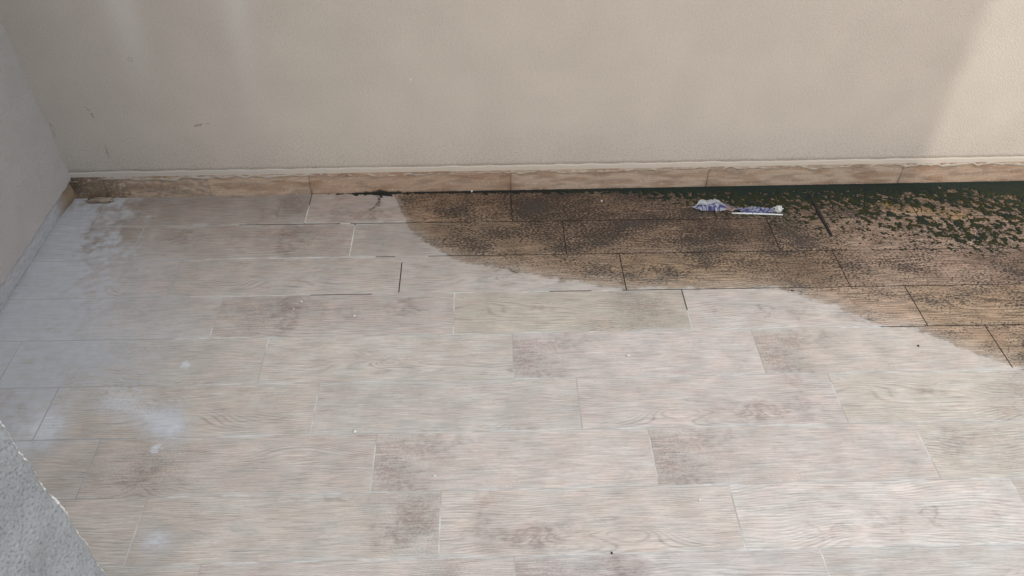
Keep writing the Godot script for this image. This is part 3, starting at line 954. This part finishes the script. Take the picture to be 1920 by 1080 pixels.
# ==================================================================== algae, litter, crumbs
func build_moss() -> void:
	# a thin film with real thickness wherever the algae has grown closed
	var st := SurfaceTool.new()
	st.begin(Mesh.PRIMITIVE_TRIANGLES)
	var x0 := -0.62
	var z0 := -0.03
	var step := 0.0028
	var nx := int((2.45 - x0) / step)
	var nz := int((0.40 - z0) / step)
	var hs := PackedFloat32Array()
	hs.resize(nx * nz)
	for j in nz:
		for i in nx:
			var x := x0 + i * step
			var z := z0 + j * step
			var ms := moss_at(x, z)
			var hh := -0.0015
			if z < wall_z(x) - 0.003:
				hh = -0.0015
			elif ms > 0.0:
				hh = minf(ms, 0.5) * 0.0050 + 0.0005 + n_fine.get_noise_2d(x * 1000.0, z * 1000.0) * 0.0005
			elif ms > -0.06:
				hh = -0.0004
			hs[j * nx + i] = hh
	var idx := {}
	var count := 0
	for j in nz - 1:
		for i in nx - 1:
			var q := [j * nx + i, j * nx + i + 1, (j + 1) * nx + i, (j + 1) * nx + i + 1]
			if hs[q[0]] <= 0.0 and hs[q[1]] <= 0.0 and hs[q[2]] <= 0.0 and hs[q[3]] <= 0.0:
				continue
			for n: int in q:
				if not idx.has(n):
					idx[n] = count
					count += 1
					var x := x0 + (n % nx) * step
					var z := z0 + (n / nx) * step
					var X := x * 1000.0
					var Z := z * 1000.0
					var g := n_speck.get_noise_2d(X * 0.9, Z * 0.9)
					var b := n_low.get_noise_2d(X * 2.5, Z * 2.5 + 60.0)
					var near := clampf(1.0 - (z - wall_z(x)) / 0.10, 0.0, 1.0)
					var c := Color(0.185 + g * 0.05 + b * 0.05, 0.195 + g * 0.05 + b * 0.02, 0.135 + g * 0.03 - b * 0.03)
					c = c.lerp(Color(0.135, 0.175, 0.16), near * 0.95)
					if x < 0.5:
						c = c.lerp(Color(0.16, 0.16, 0.145), clampf((0.5 - x) / 0.4, 0.0, 1.0) * 0.8)
					c.a = 1.0
					st.set_color(c.srgb_to_linear())
					st.add_vertex(Vector3(x + n_fine.get_noise_2d(X + 50.0, Z) * 0.001, hs[n], z + n_fine.get_noise_2d(X, Z + 50.0) * 0.001))
			for n: int in [q[0], q[1], q[2], q[1], q[3], q[2]]:
				st.add_index(idx[n])
	st.generate_normals()
	var m := mat(Color.WHITE, 0.85)
	m.vertex_color_use_as_albedo = true
	m.metallic_specular = 0.3
	var o := put("moss", st.commit(), m)
	o.set_meta("kind", "stuff")
	tag(o, "dark green algae and moss film along the foot of the wall, thickest at right", "moss")


func rock(size: Vector3, sd: int, res := 8) -> ArrayMesh:      # an uneven crumb
	var n := noise(FastNoiseLite.TYPE_SIMPLEX, 0.9, sd, 2)
	var st := SurfaceTool.new()
	st.begin(Mesh.PRIMITIVE_TRIANGLES)
	var nu := res * 2
	for j in res + 1:
		for i in nu:
			var th := PI * j / res
			var ph := PI2 * i / nu
			var d := Vector3(sin(th) * cos(ph), cos(th), sin(th) * sin(ph))
			var r := 1.0 + 0.55 * n.get_noise_3dv(d * 1.4)
			r *= 1.0 + 0.14 * n.get_noise_3dv(d * 5.0 + Vector3(9, 9, 9))
			st.add_vertex(d * r * size)
	for j in res:
		for i in nu:
			var a := j * nu + i
			var b := j * nu + (i + 1) % nu
			for id: int in [a, b, a + nu, b, b + nu, a + nu]:
				st.add_index(id)
	st.generate_normals()
	return st.commit()


func tube(path: PackedVector3Array, radius: PackedFloat32Array, sides := 8) -> ArrayMesh:
	var st := SurfaceTool.new()
	st.begin(Mesh.PRIMITIVE_TRIANGLES)
	var n := path.size()
	for k in n:
		var d := (path[mini(k + 1, n - 1)] - path[maxi(k - 1, 0)]).normalized()
		var right := d.cross(Vector3.UP).normalized()
		var up := right.cross(d)
		for s in sides:
			var a := PI2 * s / sides
			st.add_vertex(path[k] + (right * cos(a) + up * sin(a)) * radius[k])
	for k in n - 1:
		for s in sides:
			var a := k * sides + s
			var b := k * sides + (s + 1) % sides
			for id: int in [a, b, a + sides, b, b + sides, a + sides]:
				st.add_index(id)
	for e in 2:
		var base := 0 if e == 0 else (n - 1) * sides
		for s in range(1, sides - 1):
			for id: int in ([base, base + s + 1, base + s] if e == 0 else [base, base + s, base + s + 1]):
				st.add_index(id)
	st.generate_normals()
	return st.commit()


func build_litter() -> void:
	var sn := noise(FastNoiseLite.TYPE_SIMPLEX, 0.05, 81, 2)
	# print of the torn packet: blue swirls on white film
	var iw := 256
	var ih := 64
	var im := Image.create_empty(iw, ih, false, Image.FORMAT_RGB8)
	for py in ih:
		for px in iw:
			var u := px / 255.0
			var w := py / 63.0          # 0 at the far edge, 1 at the near edge
			var v := sn.get_noise_2d(px * 0.55, py * 0.8)
			var c := Color(0.60, 0.615, 0.65)
			var blue := 0.0
			if u < 0.42:
				# curled lettering-like loops along the near edge of the torn end
				var cell := fmod(u * 9.0 + 0.3 * sin(u * 40.0), 1.0) - 0.5
				var loops := absf(Vector2(cell * 0.9, (w - 0.92) * 0.9).length() - 0.30)
				blue = clampf((0.11 - loops) * 16.0, 0.0, 1.0)
				blue = maxf(blue, clampf((0.055 - absf(w - 0.52 - 0.10 * sin(u * 14.0))) * 24.0, 0.0, 1.0) * 0.8)
				c = c.lerp(Color(0.70, 0.71, 0.66), clampf(0.5 - w, 0.0, 1.0))
			elif u < 0.55:
				c = Color(0.56, 0.49, 0.44)
				blue = clampf((v - 0.22) * 6.0, 0.0, 0.6)
			else:
				blue = clampf((w - 0.22) * 7.0, 0.0, 1.0) * clampf(1.0 - (absf(v) - 0.26) * 6.0, 0.2, 1.0)
			c = c.lerp(Color(0.155, 0.155, 0.36), blue * 0.95)
			im.set_pixel(px, py, c)
	var wm := mat(Color.WHITE, 0.38)
	wm.albedo_texture = ImageTexture.create_from_image(im)
	wm.metallic_specular = 0.5
	var wrap := Node3D.new()
	wrap.name = "torn_wrapper"
	add_child(wrap)
	wrap.position = Vector3(0.665, 0.002, 0.10)
	tag(wrap, "crumpled strip of torn white and blue printed wrapper lying on the mossy tiles", "wrapper")
	var wat := func(u: float, v: float) -> Vector3:
		var x := lerpf(-0.128, 0.115, u)
		var prof := 0.018 * sin(PI * clampf(u * 1.9, 0.0, 1.0)) + 0.0085 + 0.006 * bump(u, 0, 0.75, 0, 0.2, 1)
		prof *= clampf(u * 10.0, 0.15, 1.0)
		if u > 0.40 and u < 0.56:
			prof *= 0.62
		var mid := lerpf(0.002, 0.019, smoothstep(0.3, 0.7, u)) - 0.012 * bump(u, 0, 0.25, 0, 0.18, 1)
		var z := mid + (0.5 - v) * 2.0 * prof + sn.get_noise_2d(u * 420.0, 7.0 + roundf(v) * 40.0) * 0.005
		var fold := absf(sn.get_noise_2d(u * 60.0, v * 14.0 + 40.0)) * 0.009 + 0.004 * sin(PI * v) - 0.004 * exp(-pow((v - 0.45 - 0.12 * sin(u * 11.0)) / 0.10, 2.0))
		return Vector3(x, fold + 0.0006, z)
	var wmesh := grid_mesh(90, 18, wat, func(u: float, v: float) -> Vector2: return Vector2(u, 1.0 - v))
	put("film", wmesh, wm, wrap)
	var flip := SurfaceTool.new()
	flip.begin(Mesh.PRIMITIVE_TRIANGLES)
	var arr := wmesh.surface_get_arrays(0)
	var vs: PackedVector3Array = arr[Mesh.ARRAY_VERTEX]
	var ns: PackedVector3Array = arr[Mesh.ARRAY_NORMAL]
	var ids: PackedInt32Array = arr[Mesh.ARRAY_INDEX]
	for n in vs.size():
		flip.add_vertex(vs[n] - ns[n] * 0.0004)
	for t in range(0, ids.size(), 3):
		for o: int in [0, 2, 1]:
			flip.add_index(ids[t + o])
	flip.generate_normals()
	put("film_inside", flip.commit(), mat(Color(0.72, 0.72, 0.71), 0.4), wrap)
	# white plastic stick
	var sp := PackedVector3Array()
	var sr := PackedFloat32Array()
	for k in 9:
		var u := k / 8.0
		sp.append(Vector3(lerpf(-0.075, 0.075, u), sin(u * 3.0) * 0.0008, lerpf(-0.0055, 0.0055, u)))
		sr.append(0.0024 if k > 0 and k < 8 else 0.0021)
	var stick := put("lolly_stick", tube(sp, sr, 10), mat(Color(0.84, 0.85, 0.83), 0.45))
	stick.position = Vector3(0.7265, 0.0032, 0.1345)
	tag(stick, "thin straight white plastic stick lying in front of the blue wrapper", "stick")
	# crumpled paper ball
	var ball := put("paper_ball", rock(Vector3(0.0115, 0.0105, 0.0095), 91, 16), mat(Color(0.80, 0.80, 0.78), 0.9))
	ball.position = Vector3(0.792, 0.0095, 0.121)
	tag(ball, "small crumpled white paper ball at the right end of the white stick", "paper")
	# dark strip of bark
	var tp := PackedVector3Array()
	var tr := PackedFloat32Array()
	for k in 14:
		var u := k / 13.0
		tp.append(Vector3(sn.get_noise_2d(u * 60.0, 3.0) * 0.0015 + 0.001, 0.003, lerpf(-0.105, 0.105, u)))
		tr.append(lerpf(0.0035, 0.0066, sin(PI * clampf(u * 0.9 + 0.08, 0.0, 1.0))) * (1.0 + sn.get_noise_2d(u * 300.0, 60.0) * 0.4))
	var twig := put("dark_twig", tube(tp, tr, 8), mat(Color(0.17, 0.155, 0.15), 0.9))
	twig.position = Vector3(0.9135, 0.0, 0.137)
	twig.scale = Vector3(1, 0.55, 1)
	tag(twig, "straight dark twig lying square to the wall across the mossy tiles, right of the stick", "twig")
	# crumbs of plaster, pebbles
	var white := mat(Color(0.86, 0.86, 0.84), 0.85)
	var grey := mat(Color(0.20, 0.19, 0.18), 0.9)
	var spots := [
		[Vector3(-0.244, 0, 0.004), 3.6, 0, "white plaster crumb on the algae line, leftmost of those at the foot of the skirting"],
		[Vector3(-0.118, 0, 0.002), 6.0, 0, "largest white plaster crumb at the foot of the skirting, left of the skirting joint"],
		[Vector3(-0.097, 0, 0.004), 3.2, 0, "small white crumb just right of the largest crumb by the skirting"],
		[Vector3(-0.066, 0, 0.001), 3.8, 0, "round white crumb on the algae line midway between largest crumb and skirting joint"],
		[Vector3(-0.012, 0, 0.001), 3.0, 0, "tiny white crumb right below the dark skirting joint"],
		[Vector3(0.338, 0, 0.002), 3.2, 0, "lone white crumb at the skirting foot left of the wrapper"],
		[Vector3(0.273, 0, 0.057), 4.0, 0, "pale flat crumb on the brown dirty tile, off the wall, left of the wrapper"],
		[Vector3(0.265, 0, 0.687), 6.0, 0, "pointed white plaster flake alone on a clean plank at centre right"],
		[Vector3(-0.374, 0, 0.899), 5.4, 0, "white plaster crumb on the joint between two clean planks at lower centre"],
		[Vector3(-0.193, 0, 1.019), 4.6, 0, "small white flake on a clean plank near the bottom centre"],
		[Vector3(0.357, 0, 1.091), 4.4, 0, "round white crumb on a clean plank near the bottom right"],
		[Vector3(0.160, 0, 1.205), 3.0, 1, "dark little pebble on the lowest plank joint, bottom centre right"],
		[Vector3(0.734, 0, 0.465), 4.2, 1, "black pebble at the joint where the damp strip ends at right"],
		[Vector3(0.990, 0, 0.672), 4.0, 1, "thin dark chip lying on the clean plank at far right"],
		[Vector3(-0.559, 0, 0.478), 4.8, 0, "white crumb upper right of the pair on the dark plank knot"],
		[Vector3(-0.574, 0, 0.505), 3.0, 0, "smaller white crumb, lower left of the pair on the dark plank knot"],
		[Vector3(-0.416, 0, 0.534), 4.4, 0, "round white crumb on the plank right of the dark knot"],
		[Vector3(0.914, 0, 0.252), 4.4, 2, "grey pebble touching the front end of the dark twig"],
	]
	for n in spots.size():
		var s: Array = spots[n]
		var r: float = s[1] * 0.001 * 0.62
		var kind: int = s[2]
		var o := put("plaster_crumb" if kind == 0 else "pebble", rock(Vector3(r * 1.25, r * 0.7, r), 100 + n, 7), [white, grey, mat(Color(0.5, 0.49, 0.47), 0.9)][kind])
		o.position = s[0] + Vector3(0, r * 0.45, 0)
		o.rotation.y = n * 1.3
		tag(o, s[3], "crumb" if kind == 0 else "pebble", "plaster crumbs on the floor" if kind == 0 else "pebbles on the floor")
